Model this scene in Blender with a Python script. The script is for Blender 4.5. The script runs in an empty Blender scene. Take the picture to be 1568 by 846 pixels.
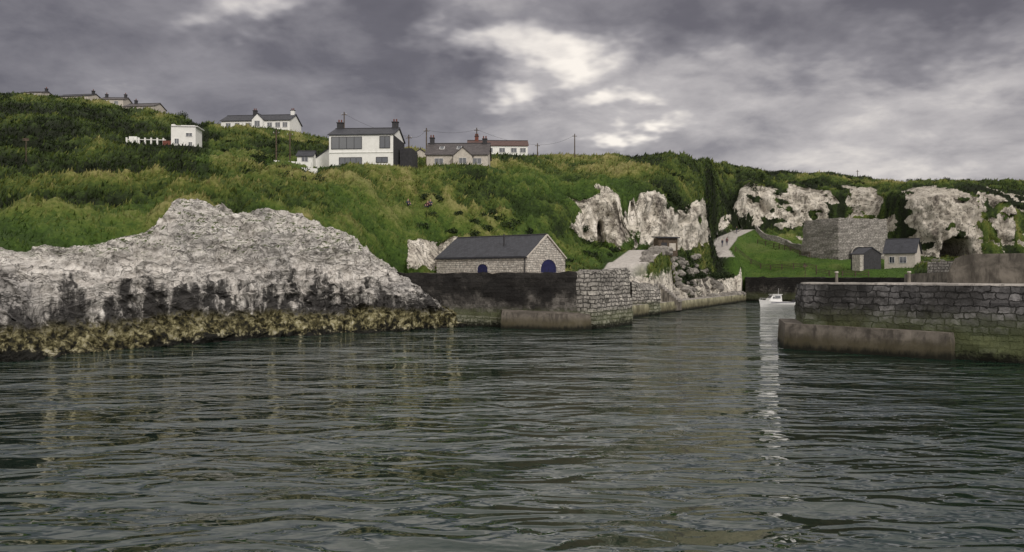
import bpy, bmesh, math, random
import numpy as np
from mathutils import Vector, noise, Matrix
from mathutils.bvhtree import BVHTree
random.seed(4); rng=np.random.default_rng(4)
scene=bpy.context.scene
scene.view_settings.view_transform='Standard'
try: scene.view_settings.look='None'
except: pass
EYE=5.0
# ---- survey station: bearing/elevation reading (per 1200) and distance north in metres -> world position
def S(u,v,d): return Vector(((u-784)/1200*d, d, EYE+(423-v)/1200*d))
def SX(u,d): return (u-784)/1200*d

# ================= material helpers =================
class NT:
    def __init__(s,tree): s.t=tree; s.n=tree.nodes; s.l=tree.links
    def node(s,typ,**kw):
        n=s.n.new(typ)
        for k,v in kw.items(): setattr(n,k,v)
        return n
    def put(s,sock,v):
        if isinstance(v,bpy.types.NodeSocket): s.l.new(v,sock)
        elif v is not None:
            if isinstance(v,(tuple,list)) and len(v)==3 and sock.type=='RGBA': v=(*v,1)
            sock.default_value=v
    def math(s,op,a,b=None,c=None,clamp=False):
        n=s.node('ShaderNodeMath',operation=op,use_clamp=clamp)
        s.put(n.inputs[0],a)
        if b is not None: s.put(n.inputs[1],b)
        if c is not None: s.put(n.inputs[2],c)
        return n.outputs[0]
    def vm(s,op,a,b=None):
        n=s.node('ShaderNodeVectorMath',operation=op)
        s.put(n.inputs[0],a)
        if b is not None:
            s.put(n.inputs[3] if op=='SCALE' else n.inputs[1],b)
        return n.outputs[1] if op in('LENGTH','DISTANCE','DOT_PRODUCT') else n.outputs[0]
    def noise(s,vec,scale,detail=4,rough=.55,dist=0,col=False):
        n=s.node('ShaderNodeTexNoise'); s.put(n.inputs['Vector'],vec)
        n.inputs['Scale'].default_value=scale; n.inputs['Detail'].default_value=detail
        n.inputs['Roughness'].default_value=rough; n.inputs['Distortion'].default_value=dist
        return n.outputs['Color'] if col else n.outputs['Fac']
    def mix(s,f,a,b,bt='MIX'):
        n=s.node('ShaderNodeMix',data_type='RGBA',blend_type=bt)
        s.put(n.inputs[0],f); s.put(n.inputs[6],a); s.put(n.inputs[7],b); return n.outputs[2]
    def rng(s,v,a,b,c=0.,d=1.,smooth=True):
        n=s.node('ShaderNodeMapRange'); n.interpolation_type='SMOOTHSTEP' if smooth else 'LINEAR'
        s.put(n.inputs[0],v)
        for i,x in enumerate((a,b,c,d)): s.put(n.inputs[i+1],x)
        return n.outputs[0]
    def ramp(s,f,stops):
        n=s.node('ShaderNodeValToRGB'); e=n.color_ramp.elements
        while len(e)<len(stops): e.new(.5)
        for i,(p,c) in enumerate(stops): e[i].position=p; e[i].color=(*c,1)
        s.put(n.inputs[0],f); return n.outputs[0]
    def map(s,vec,sc=(1,1,1),rot=(0,0,0)):
        n=s.node('ShaderNodeMapping'); s.put(n.inputs[0],vec); n.inputs['Scale'].default_value=sc; n.inputs['Rotation'].default_value=rot
        return n.outputs[0]
    def bump(s,h,strength=.5,dist=.1,normal=None):
        n=s.node('ShaderNodeBump'); s.put(n.inputs['Height'],h); n.inputs['Strength'].default_value=strength; n.inputs['Distance'].default_value=dist
        if normal is not None: s.put(n.inputs['Normal'],normal)
        return n.outputs[0]
    def crease(s,vec,scale,w,detail=3,dist=.6):
        """thin wandering fracture lines: 1 on the line, 0 off it"""
        n=s.noise(vec,scale,detail,.55,dist); a=s.math('ABSOLUTE',s.math('SUBTRACT',n,.5)); return s.rng(a,0,w,1,0)
def newmat(name):
    m=bpy.data.materials.new(name); m.use_nodes=True; t=NT(m.node_tree)
    b=m.node_tree.nodes['Principled BSDF']; b.inputs['Specular IOR Level'].default_value=.25
    geo=t.node('ShaderNodeNewGeometry'); tc=t.node('ShaderNodeTexCoord')
    return m,t,b,geo.outputs['Position'],tc,geo
def simple(name,col,rough=.7,var=.25,scale=3,metal=0,spec=.3):
    m,t,b,P,tc,geo=newmat(name)
    n=t.noise(P,scale,4,.6)
    c=t.mix(t.rng(n,.3,.7),tuple(x*(1-var) for x in col),tuple(min(1,x*(1+var)) for x in col))
    t.put(b.inputs['Base Color'],c); b.inputs['Roughness'].default_value=rough; b.inputs['Metallic'].default_value=metal
    b.inputs['Specular IOR Level'].default_value=spec
    t.put(b.inputs['Normal'],t.bump(n,.3,.02)); return m

GR=[(.18,(.008,.013,.004)),(.36,(.023,.040,.008)),(.52,(.054,.084,.015)),(.70,(.120,.138,.030)),(.92,(.25,.23,.09))]
def grass_mat():
    m,t,b,P,tc,geo=newmat('hill_grass_and_rock')
    at=t.node('ShaderNodeAttribute',attribute_name='mask'); sp=t.node('ShaderNodeSeparateColor'); t.l.new(at.outputs['Color'],sp.inputs[0])
    rock,lawn,path=sp.outputs[0],sp.outputs[1],sp.outputs[2]; gn=at.outputs['Alpha']
    sx=t.node('ShaderNodeSeparateXYZ'); t.l.new(P,sx.inputs[0])
    n3=t.noise(P,2.0,5,.7)
    g=t.ramp(t.math('ADD',gn,t.math('MULTIPLY',t.math('SUBTRACT',n3,.55),.9)),GR)
    g2=t.ramp(n3,[(.3,(.030,.068,.009)),(.7,(.078,.148,.020))])
    g=t.mix(t.math('MULTIPLY',lawn,.8),g,g2)
    pv=t.map(P,(1,1,.5)); r1=t.noise(pv,.45,5,.62,.4)
    cr=t.math('MAXIMUM',t.crease(t.map(P,(1,1,.35)),.55,.020),t.crease(t.map(P,(.4,.4,1)),.8,.014))
    rc=t.ramp(t.math('ADD',t.math('MULTIPLY',r1,.65),t.math('MULTIPLY',n3,.35)),[(.33,(.06,.054,.048)),(.41,(.28,.25,.22)),(.49,(.58,.54,.47)),(.62,(.84,.79,.72))])
    rc=t.mix(t.math('MULTIPLY',cr,.75),rc,(.03,.027,.023))
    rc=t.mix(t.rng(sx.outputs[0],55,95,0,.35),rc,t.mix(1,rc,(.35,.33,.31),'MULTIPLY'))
    rm=t.rng(t.math('ADD',rock,t.math('MULTIPLY',t.math('SUBTRACT',n3,.5),.9)),.42,.54)
    c=t.mix(rm,g,rc)
    pc=t.mix(t.rng(n3,.3,.7),(.42,.39,.37),(.58,.55,.52))
    c=t.mix(path,c,pc)
    t.put(b.inputs['Base Color'],c); b.inputs['Roughness'].default_value=.9
    h=t.math('SUBTRACT',n3,t.math('MULTIPLY',t.math('MULTIPLY',cr,.6),rock))
    t.put(b.inputs['Normal'],t.bump(h,.7,.4)); return m
def tuft_mat():
    m,t,b,P,tc,geo=newmat('grass_blades')
    at=t.node('ShaderNodeAttribute',attribute_name='tint')
    sp=t.node('ShaderNodeSeparateColor'); t.l.new(at.outputs['Color'],sp.inputs[0])
    g=t.ramp(sp.outputs[0],GR)
    g=t.mix(t.math('MULTIPLY',sp.outputs[1],.7),g,(.062,.125,.018))
    t.put(b.inputs['Base Color'],g); b.inputs['Roughness'].default_value=.8; return m
def chalk_mat():
    m,t,b,P,tc,geo=newmat('chalk_rock')
    sx=t.node('ShaderNodeSeparateXYZ'); t.l.new(P,sx.inputs[0]); z=sx.outputs[2]
    nx=t.node('ShaderNodeSeparateXYZ'); t.l.new(geo.outputs['Normal'],nx.inputs[0])
    w=t.vm('ADD',P,t.vm('SCALE',t.noise(P,.5,3,col=True),1.6))
    dip=(0,math.radians(20),0)
    strat=t.noise(t.map(w,(.20,.20,1.5),dip),.9,5,.65)
    streak=t.noise(t.map(P,(1.0,1.0,.14)),.85,5,.65,.3)
    n=t.noise(P,1.5,6,.72)
    big=t.noise(P,.16,3,.55)
    c=t.ramp(t.math('ADD',t.math('MULTIPLY',strat,.5),t.math('MULTIPLY',n,.5)),[(.33,(.12,.11,.10)),(.41,(.38,.36,.335)),(.49,(.62,.59,.56)),(.62,(.84,.81,.77))])
    c=t.mix(t.rng(big,.50,.66,0,.5),c,(.24,.235,.24))
    cr=t.math('MAXIMUM',t.crease(t.map(w,(.25,.25,1.4),dip),.8,.013,4),t.math('MULTIPLY',t.crease(t.map(w,(1,1,.45)),.55,.011,4),.8))
    c=t.mix(t.math('MULTIPLY',cr,.75),c,(.045,.042,.04))
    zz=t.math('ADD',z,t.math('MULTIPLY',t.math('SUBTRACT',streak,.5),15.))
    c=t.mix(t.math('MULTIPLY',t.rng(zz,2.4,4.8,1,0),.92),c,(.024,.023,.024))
    z2=t.math('ADD',z,t.math('MULTIPLY',t.math('SUBTRACT',n,.5),3.0))
    z2=t.math('ADD',z2,t.math('MULTIPLY',t.math('SUBTRACT',big,.5),2.5))
    yel=t.ramp(n,[(.40,(.010,.010,.006)),(.49,(.09,.08,.035)),(.57,(.29,.265,.145)),(.70,(.56,.53,.42))])
    c=t.mix(t.rng(z2,1.5,2.2,1,0),c,yel)
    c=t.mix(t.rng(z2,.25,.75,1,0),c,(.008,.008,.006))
    gm=t.math('MULTIPLY',t.rng(t.math('ADD',nx.outputs[2],t.math('MULTIPLY',t.math('SUBTRACT',n,.5),1.0)),.76,.88),t.rng(z,5.6,7.4))
    c=t.mix(gm,c,t.mix(t.rng(n,.3,.7),(.02,.035,.008),(.08,.11,.02)))
    t.put(b.inputs['Base Color'],c); t.put(b.inputs['Roughness'],t.rng(z,.5,2.5,.5,.9))
    h=t.math('ADD',t.math('MULTIPLY',n,.9),t.math('SUBTRACT',strat,t.math('MULTIPLY',cr,.25)))
    t.put(b.inputs['Normal'],t.bump(h,.8,.45)); return m
def stone_mat(name,c1,c2,mortar,bw=.7,rh=.3,stain=.5,tide=False,ms=.03,staincol=(.02,.019,.018),warp=.28,moss=0,st=(.38,.6),topdark=0):
    m,t,b,P,tc,geo=newmat(name)
    uv=tc.outputs['UV']
    w=t.vm('ADD',uv,t.vm('SCALE',t.vm('SUBTRACT',t.noise(uv,1.6,3,col=True),(.5,.5,.5)),warp))
    br=t.node('ShaderNodeTexBrick'); t.l.new(w,br.inputs['Vector'])
    br.inputs['Scale'].default_value=1; br.inputs['Brick Width'].default_value=bw; br.inputs['Row Height'].default_value=rh
    br.inputs['Mortar Size'].default_value=ms; br.inputs['Mortar Smooth'].default_value=.4; br.inputs['Bias'].default_value=0
    br.inputs['Color1'].default_value=(*c1,1); br.inputs['Color2'].default_value=(*c2,1); br.inputs['Mortar'].default_value=(*mortar,1)
    br.offset=.37; br.squash=.7; br.squash_frequency=3
    n=t.noise(P,3,5,.7); n1=t.noise(P,.3,5,.65,.5)
    c=t.mix(t.rng(n,.32,.62,.75,0),br.outputs['Color'],tuple(x*.25 for x in c1))
    c=t.mix(t.math('MULTIPLY',t.rng(n1,*st),stain),c,staincol)
    if tide:
        sx=t.node('ShaderNodeSeparateXYZ'); t.l.new(P,sx.inputs[0]); z=t.math('ADD',sx.outputs[2],t.math('MULTIPLY',t.math('SUBTRACT',n,.5),1.2))
        if topdark:
            zt=t.math('ADD',sx.outputs[2],t.math('MULTIPLY',t.math('SUBTRACT',n1,.5),5))
            c=t.mix(t.math('MULTIPLY',t.rng(zt,2.0,3.4),topdark),c,staincol)
        c=t.mix(t.rng(z,1.2,2.1+moss,.6+.2*moss,0),c,t.mix(n1,(.05,.085,.03),(.15,.15,.07)))
        c=t.mix(t.rng(z,.15,.75,1,0),c,(.012,.013,.008))
    t.put(b.inputs['Base Color'],c); b.inputs['Roughness'].default_value=.85
    h=t.math('ADD',t.math('SUBTRACT',1,br.outputs['Fac']),t.math('MULTIPLY',n,.9))
    t.put(b.inputs['Normal'],t.bump(h,.9,.14)); return m
def concrete_mat(name,col,tide=True):
    m,t,b,P,tc,geo=newmat(name)
    n=t.noise(P,.8,5,.65,.4); n2=t.noise(t.map(P,(1,1,.25)),2.2,5,.7)
    c=t.mix(t.rng(n,.3,.7),tuple(x*.45 for x in col),tuple(x*1.25 for x in col))
    c=t.mix(t.rng(n2,.48,.66,0,.7),c,tuple(x*.25 for x in col))
    if tide:
        sx=t.node('ShaderNodeSeparateXYZ'); t.l.new(P,sx.inputs[0]); z=t.math('ADD',sx.outputs[2],t.math('MULTIPLY',t.math('SUBTRACT',n2,.5),1.0))
        c=t.mix(t.rng(z,.6,1.4,.7,0),c,(.07,.06,.03)); c=t.mix(t.rng(z,.1,.6,1,0),c,(.012,.012,.008))
    t.put(b.inputs['Base Color'],c); b.inputs['Roughness'].default_value=.85
    t.put(b.inputs['Normal'],t.bump(n2,.6,.06)); return m
def slate_mat(name,c=(.05,.052,.06)):
    m,t,b,P,tc,geo=newmat(name)
    br=t.node('ShaderNodeTexBrick'); t.l.new(tc.outputs['UV'],br.inputs['Vector'])
    br.inputs['Scale'].default_value=1; br.inputs['Brick Width'].default_value=.45; br.inputs['Row Height'].default_value=.3; br.inputs['Mortar Size'].default_value=.012
    br.inputs['Color1'].default_value=(*c,1); br.inputs['Color2'].default_value=(*[x*1.5 for x in c],1); br.inputs['Mortar'].default_value=(*[x*.3 for x in c],1)
    n=t.noise(P,1.2,4,.6); cc=t.mix(t.rng(n,.4,.7,0,.5),br.outputs['Color'],tuple(x*1.6 for x in c))
    t.put(b.inputs['Base Color'],cc); b.inputs['Roughness'].default_value=.6
    t.put(b.inputs['Normal'],t.bump(br.outputs['Fac'],.5,-.03)); return m
M={}
M['hill']=grass_mat(); M['tuft']=tuft_mat(); M['chalk']=chalk_mat()
M['wall_dark']=stone_mat('weathered_harbour_stone',(.20,.185,.17),(.06,.056,.052),(.20,.185,.17),.75,.36,.75,True,.04,staincol=(.013,.012,.012),st=(.44,.6),warp=.4,topdark=.86)
M['wall_end']=stone_mat('pale_harbour_stone',(.60,.57,.52),(.34,.32,.30),(.07,.065,.06),.8,.40,.4,True,.06,warp=.5)
M['pier']=stone_mat('pier_stone',(.30,.29,.295),(.08,.077,.08),(.028,.027,.027),.95,.40,.85,True,.045,moss=1.2,warp=.5)
M['lime']=stone_mat('limestone_rubble',(.82,.78,.72),(.64,.59,.53),(.36,.33,.30),.5,.25,.1,False,.03)
M['kiln']=stone_mat('kiln_stone',(.58,.55,.51),(.38,.355,.33),(.13,.12,.11),.7,.32,.25,False,.045,warp=.4)
M['conc']=concrete_mat('tidal_concrete',(.17,.15,.13)); M['conc_light']=concrete_mat('pale_concrete',(.45,.42,.39),False)
M['conc_mid']=concrete_mat('grey_concrete',(.20,.18,.155),False); M['quay']=concrete_mat('quay_concrete',(.40,.38,.26))
M['slate']=slate_mat('slate_roof',(.042,.044,.053)); M['slate_b']=slate_mat('brown_tile_roof',(.085,.05,.045)); M['slate_g']=slate_mat('grey_tile_roof',(.075,.068,.07))
M['white']=simple('white_render',(.82,.82,.80),.8,.05,1.5); M['cream']=simple('cream_render',(.52,.48,.43),.8,.12)
M['grey']=simple('grey_render',(.045,.045,.05),.8,.2); M['wood']=simple('weathered_timber',(.09,.068,.05),.8,.4)
M['blue']=simple('navy_paint',(.018,.02,.075),.5,.3); M['frame']=simple('window_frame',(.65,.65,.65),.5,.05)
M['dframe']=simple('dark_frame',(.03,.03,.035),.5,.1); M['red']=simple('red_brick',(.16,.06,.045),.8,.3)
M['orange']=simple('lifebuoy_orange',(.6,.12,.03),.5,.1); M['boatw']=simple('boat_gelcoat',(.78,.78,.78),.3,.04,spec=.5)
M['skin']=simple('skin',(.5,.3,.22),.6,.05); M['hair']=simple('hair',(.05,.035,.025),.7,.2)
M['jacket']=simple('jacket_navy',(.03,.035,.06),.8,.2); M['jacket2']=simple('jacket_maroon',(.10,.035,.04),.8,.2); M['jeans']=simple('jeans',(.04,.05,.09),.8,.2)
m,t,b,P,tc,geo=newmat('window_glass'); t.put(b.inputs['Base Color'],(.03,.04,.055)); b.inputs['Roughness'].default_value=.06; b.inputs['Specular IOR Level'].default_value=1.0; b.inputs['IOR'].default_value=1.8; M['glass']=m
m,t,b,P,tc,geo=newmat('shrub_leaves'); n=t.noise(P,1.5,3,.6); t.put(b.inputs['Base Color'],t.ramp(n,[(.3,(.008,.015,.006)),(.55,(.022,.038,.011)),(.75,(.055,.08,.020))])); b.inputs['Roughness'].default_value=.7; M['leaf']=m

# ================= mesh helpers =================
def empty(name,loc=(0,0,0),rz=0):
    e=bpy.data.objects.new(name,None); scene.collection.objects.link(e); e.location=loc; e.rotation_euler=(0,0,rz); e.empty_display_size=.5; return e
def mk(name,verts,faces,mats,parent=None,smooth=False,uv=True,mi=None,loc=None,rot=None):
    me=bpy.data.meshes.new(name); me.from_pydata([tuple(v) for v in verts],[],faces)
    if not isinstance(mats,(list,tuple)): mats=[mats]
    for q in mats: me.materials.append(q)
    bm=bmesh.new(); bm.from_mesh(me); bmesh.ops.recalc_face_normals(bm,faces=bm.faces)
    if mi:
        for f,i in zip(bm.faces,mi): f.material_index=i
    if uv:
        L=bm.loops.layers.uv.new('UVMap')
        for f in bm.faces:
            nn=f.normal; h=math.hypot(nn.x,nn.y)
            if h<.35: 
                for l in f.loops: l[L].uv=(l.vert.co.x,l.vert.co.y)
            else:
                tx,ty=-nn.y/h,nn.x/h
                for l in f.loops:
                    c=l.vert.co; l[L].uv=(c.x*tx+c.y*ty, c.z if abs(nn.z)<.3 else c.z/max(h,.3))
    if smooth:
        for f in bm.faces: f.smooth=True
    bm.to_mesh(me); bm.free()
    o=bpy.data.objects.new(name,me); scene.collection.objects.link(o)
    if parent: o.parent=parent
    if loc is not None: o.location=loc
    if rot is not None: o.rotation_euler=rot
    return o
BF=[(0,1,2,3),(7,6,5,4),(0,4,5,1),(1,5,6,2),(2,6,7,3),(3,7,4,0)]
def box(name,c,s,mat,parent=None,rot=None):
    x,y,z=[k/2 for k in s]
    v=[(-x,-y,-z),(x,-y,-z),(x,y,-z),(-x,y,-z),(-x,-y,z),(x,-y,z),(x,y,z),(-x,y,z)]
    if rot is None:
        v=[(a+c[0],b_+c[1],d+c[2]) for a,b_,d in v]; return mk(name,v,BF,mat,parent)
    return mk(name,v,BF,mat,parent,loc=c,rot=rot)
def tube(name,p0,p1,r0,r1,mat,parent=None,n=8):
    p0=Vector(p0);p1=Vector(p1); d=(p1-p0).normalized(); a=d.orthogonal().normalized(); b_=d.cross(a)
    v=[]
    for p,r in((p0,r0),(p1,r1)):
        for i in range(n):
            t_=2*math.pi*i/n; v.append(p+a*math.cos(t_)*r+b_*math.sin(t_)*r)
    f=[(i,(i+1)%n,n+(i+1)%n,n+i) for i in range(n)]+[tuple(range(n))[::-1],tuple(range(n,2*n))]
    return mk(name,v,f,mat,parent,smooth=False)
def fb(p,o=4): return noise.fractal(p,1.0,2.0,o)
def prism(name,pts,z0,z1,mat,parent=None,batter=0,step=.7,rough=.09,topjit=.0,topmat=None):
    """stone block with irregular, subdivided faces; z1 float or per-point list"""
    n=len(pts)
    z1s=z1 if isinstance(z1,(list,tuple)) else [z1]*n
    ring=[];us=[];acc=0
    for i in range(n):
        a=pts[i];b_=pts[(i+1)%n]; L=math.dist(a,b_); k=max(1,int(L/step))
        for j in range(k):
            s=j/k; ring.append((a[0]*(1-s)+b_[0]*s,a[1]*(1-s)+b_[1]*s,z1s[i]*(1-s)+z1s[(i+1)%n]*s)); us.append(acc+L*s)
        acc+=L
    us.append(acc)
    R=len(ring); H_=max(2,int((max(z1s)-z0)/step)+1)
    area=sum(ring[i][0]*ring[(i+1)%R][1]-ring[(i+1)%R][0]*ring[i][1] for i in range(R)); sg=1 if area>0 else -1
    v=[];f=[]
    for h in range(H_+1):
        for i in range(R):
            p=ring[i]; q0=ring[i-1]; q1=ring[(i+1)%R]; tx,ty=q1[0]-q0[0],q1[1]-q0[1]; l=math.hypot(tx,ty) or 1
            nx,ny=sg*ty/l,-sg*tx/l; s=h/H_; z=z0+(p[2]-z0)*s
            o=batter*(1-s)+rough*fb(Vector((p[0]*.9,p[1]*.9,z*1.1)))*1.3
            if h==H_: o-=.05; z+=topjit*fb(Vector((p[0]*1.3,p[1]*1.3,3)))
            v.append((p[0]+nx*o,p[1]+ny*o,z))
    uvs=[]
    for h in range(H_):
        for i in range(R):
            j=(i+1)%R; f.append((h*R+i,h*R+j,(h+1)*R+j,(h+1)*R+i))
            za,zb=v[h*R+i][2],v[(h+1)*R+i][2]; uvs.append([(us[i],za),(us[i+1],za),(us[i+1],zb),(us[i],zb)])
    f.append(tuple(H_*R+i for i in range(R))); uvs.append([(v[H_*R+i][0],v[H_*R+i][1]) for i in range(R)])
    me=bpy.data.meshes.new(name); me.from_pydata(v,[],f); me.materials.append(mat)
    L=me.uv_layers.new(name='UVMap'); L.data.foreach_set('uv',[c for fu in uvs for q in fu for c in q])
    if topmat: me.materials.append(topmat); me.polygons[len(f)-1].material_index=1
    bm=bmesh.new(); bm.from_mesh(me); bmesh.ops.recalc_face_normals(bm,faces=bm.faces); bm.to_mesh(me); bm.free()
    o=bpy.data.objects.new(name,me); scene.collection.objects.link(o)
    if parent: o.parent=parent
    return o

# ================= terrain =================
def pchip(xs,ys,xq):
    xs=np.asarray(xs,float);ys=np.asarray(ys,float);h=np.diff(xs);dl=np.diff(ys)/h;n=len(xs);m=np.zeros(n)
    for i in range(1,n-1):
        if dl[i-1]*dl[i]>0:
            w1=2*h[i]+h[i-1];w2=h[i]+2*h[i-1]; m[i]=(w1+w2)/(w1/dl[i-1]+w2/dl[i])
    m[0]=dl[0];m[-1]=dl[-1]
    k=np.clip(np.searchsorted(xs,xq)-1,0,n-2); t_=(xq-xs[k])/h[k]
    return (2*t_**3-3*t_**2+1)*ys[k]+(t_**3-2*t_**2+t_)*h[k]*m[k]+(-2*t_**3+3*t_**2)*ys[k+1]+(t_**3-t_**2)*h[k]*m[k+1]
# chalk headland profile: (distance, height) seabed, waterline, shelf, mid, upper, crest
RK=[(-900,[(32,-3),(34,0),(36,1.6),(38,3.6),(40,5.2),(41.5,6.0)]),
(-200,[(37,-3),(39,0),(41,1.6),(43,3.7),(45.5,5.3),(47,6.1)]),
(0,[(43,-3),(45,0),(47.5,1.4),(49,4.2),(51,5.9),(53,6.6)]),
(100,[(47,-3),(49,0),(51.5,1.4),(53,4.5),(55.5,6.3),(58,7.1)]),
(200,[(51,-3),(53.6,0),(56,1.5),(57.5,4.6),(60,6.7),(63,8.0)]),
(235,[(53,-3),(55,0),(57.5,1.5),(59,4.8),(61.5,7.5),(65,9.0)]),
(270,[(54,-3),(56.2,0),(58.5,1.5),(60.5,5.0),(63.2,8.8),(67,11.1)]),
(300,[(55,-3),(57.7,0),(60,1.6),(62,5.1),(65,9.2),(69,11.7)]),
(335,[(57,-3),(59.3,0),(61.6,1.6),(63.6,5.1),(66.8,9.0),(70.4,11.4)]),
(362,[(57.6,-3),(60.4,0),(62.5,1.6),(64.6,5.0),(67.8,8.4),(71.2,10.5)]),
(400,[(59,-3),(61.9,0),(64,1.6),(66,5.1),(69,9.2),(72.5,11.5)]),
(440,[(61,-3),(63.5,0),(66,1.6),(68,5.0),(70.5,8.8),(74,10.9)]),
(500,[(64,-3),(67.0,0),(69,1.5),(71,4.7),(73,7.9),(76,9.9)]),
(530,[(65.5,-3),(68.0,0),(70,1.5),(72,4.7),(74.2,7.6),(77.5,9.2)]),
(560,[(67,-3),(69,0),(71,1.5),(73,4.4),(75.5,6.6),(79,7.7)]),
(600,[(67,-3),(70,0),(72,1.6),(75,3.8),(78.5,5.0),(83,5.7)]),
(635,[(69,-3),(71.5,0),(73.5,1.8),(75.5,3.2),(78,3.9),(83,4.1)]),
(665,[(71,-3),(73.5,0),(75.5,1.4),(77,2.2),(79.5,2.5),(83,2.6)]),
(700,[(73,-3),(76,-.1),(78,.9),(79.5,1.2),(81,1.3),(84,1.4)]),
(735,[(75,-3),(77,-1.2),(78.5,-.8),(80,-.6),(82,-.6),(85,-.6)])]
for u_,rw in RK:
    if u_<=600: rw[2]=(rw[2][0]+.9,1.9); rw[3]=(rw[3][0]+.7,rw[3][1])
H=[ # bearing, rows r0..r6 (distance, elevation reading)
(-900,[(40,430),(44,410),(55,360),(66,325),(85,270),(125,210),(200,150)]),
(-300,[(44,412),(47,396),(58,352),(70,316),(88,268),(128,208),(200,146)]),
(0,[(49,405),(53,387),(63,345),(73,303),(90,258),(130,205),(200,143)]),
(100,[(54,395),(58,377),(66,345),(76,300),(92,262),(132,212),(200,150)]),
(200,[(59,380),(63,354),(70,322),(80,285),(98,252),(134,223),(195,166)]),
(268,[(65,350),(69,315),(74,303),(84,272),(102,249),(138,224),(186,178)]),
(300,[(65,350),(69,312),(76,296),(88,266),(108,246),(140,222),(180,187)]),
(362,[(65,350),(69,312),(77,306),(88,274),(108,250),(140,221),(177,194)]),
(400,[(69,350),(73,322),(80,303),(90,276),(108,253),(140,224),(175,198)]),
(500,[(73,385),(76,352),(84,318),(94,286),(108,264),(130,246),(170,213)]),
(560,[(76,410),(79,385),(87,345),(96,305),(110,266),(124,258),(165,222)]),
(600,[(80,426),(84,410),(90,372),(99,322),(112,270),(125,260),(160,228)]),
(700,[(93,426),(95,408),(99,368),(106,325),(116,277),(127,260),(160,233)]),
(800,[(96,426),(99,402),(103,362),(110,320),(124,275),(138,250),(165,233)]),
(870,[(97,425),(103,400),(109,378),(114,345),(121,308),(140,268),(168,236)]),
(900,[(98,424),(106,398),(114,378),(119,368),(121,310),(140,268),(170,238)]),
(980,[(101,440),(107,420),(117,390),(121,378),(123,306),(140,265),(172,236)]),
(1050,[(122,450),(127,424),(132,392),(134,380),(136,320),(155,262),(180,238)]),
(1080,[(134,448),(140,424),(146,392),(149,380),(151,326),(170,272),(195,246)]),
(1100,[(144,445),(152,424),(162,395),(170,372),(190,345),(196,305),(230,250)]),
(1150,[(162,427),(166,418),(176,388),(200,350),(206,292),(225,272),(250,257)]),
(1240,[(152,427),(156,420),(164,401),(203,350),(208,296),(235,277),(255,266)]),
(1330,[(142,427),(147,421),(160,402),(200,358),(206,298),(232,284),(255,273)]),
(1400,[(140,427),(146,422),(160,408),(185,388),(188,302),(220,288),(240,281)]),
(1470,[(132,427),(146,423),(160,412),(178,395),(182,300),(215,284),(235,276)]),
(1568,[(128,427),(140,424),(158,412),(178,388),(186,312),(215,288),(235,279)]),
(1900,[(125,427),(138,424),(158,412),(180,385),(190,310),(215,290),(235,281)]),
(2500,[(120,427),(135,424),(158,410),(185,380),(195,310),(215,295),(235,285)])]
_ru=np.array([r[0] for r in RK],float); _rd=np.array([r[1][5][0] for r in RK],float); _rz=np.array([r[1][5][1] for r in RK],float)
for i,(u,rows) in enumerate(H):
    if u<=600:
        d5=float(np.interp(u,_ru,_rd)); z5=float(np.interp(u,_ru,_rz))
        el=lambda d,z: 423-(z-EYE)*1200/d
        rows[0]=(d5-.8,el(d5-.8,z5-2.0)); rows[1]=(d5+2.2,el(d5+2.2,z5+.05))
PADS=[]
def pad(x,y,z,r): PADS.append((x,y,z,r))
ZN=((1062,1090,3.6,4.1),(1100,1190,3.3,4.35),(1185,1282,3.05,4.15),(1290,1350,3.4,4.15),(1398,1512,2.95,4.08),(1525,1565,3.1,3.8),(1610,2400,3.1,4.0))
def rockmask(u,row,x,y,z):
    r=0
    wu=u+22*fb(Vector((x*.12,y*.05,z*.15)),3); wr=row+.26*fb(Vector((x*.15,2,z*.2+4)),3)
    if 874<wu<1088 and 2.9<row<4.15:
        if 2.95<wr<4.06: r=min(1,(wu-874)/10,(1088-wu)/8)
    if u>=1075:
        s=0
        for a,b_,lo,hi in ZN:
            if a<wu<b_ and lo<wr<hi: s=max(s,min(1,(wu-a)/6,(b_-wu)/6)*min(1,(wr-lo)/.12,(hi-wr)/.08))
        s*=1 if fb(Vector((x*.25,y*.1,z*.35+8)),3)<.32 else .2
        r=max(r,s)
        if 2.8<row<4.3 and fb(Vector((x*.2,y*.1,z*.3)),3)>.30: r=max(r,.8)
    if 960<u<1135 and row<.9: r=max(r,.85)
    if 625<u<700 and 1.1<row<2.1: r=max(r,.65)
    return max(0,r)
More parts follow.
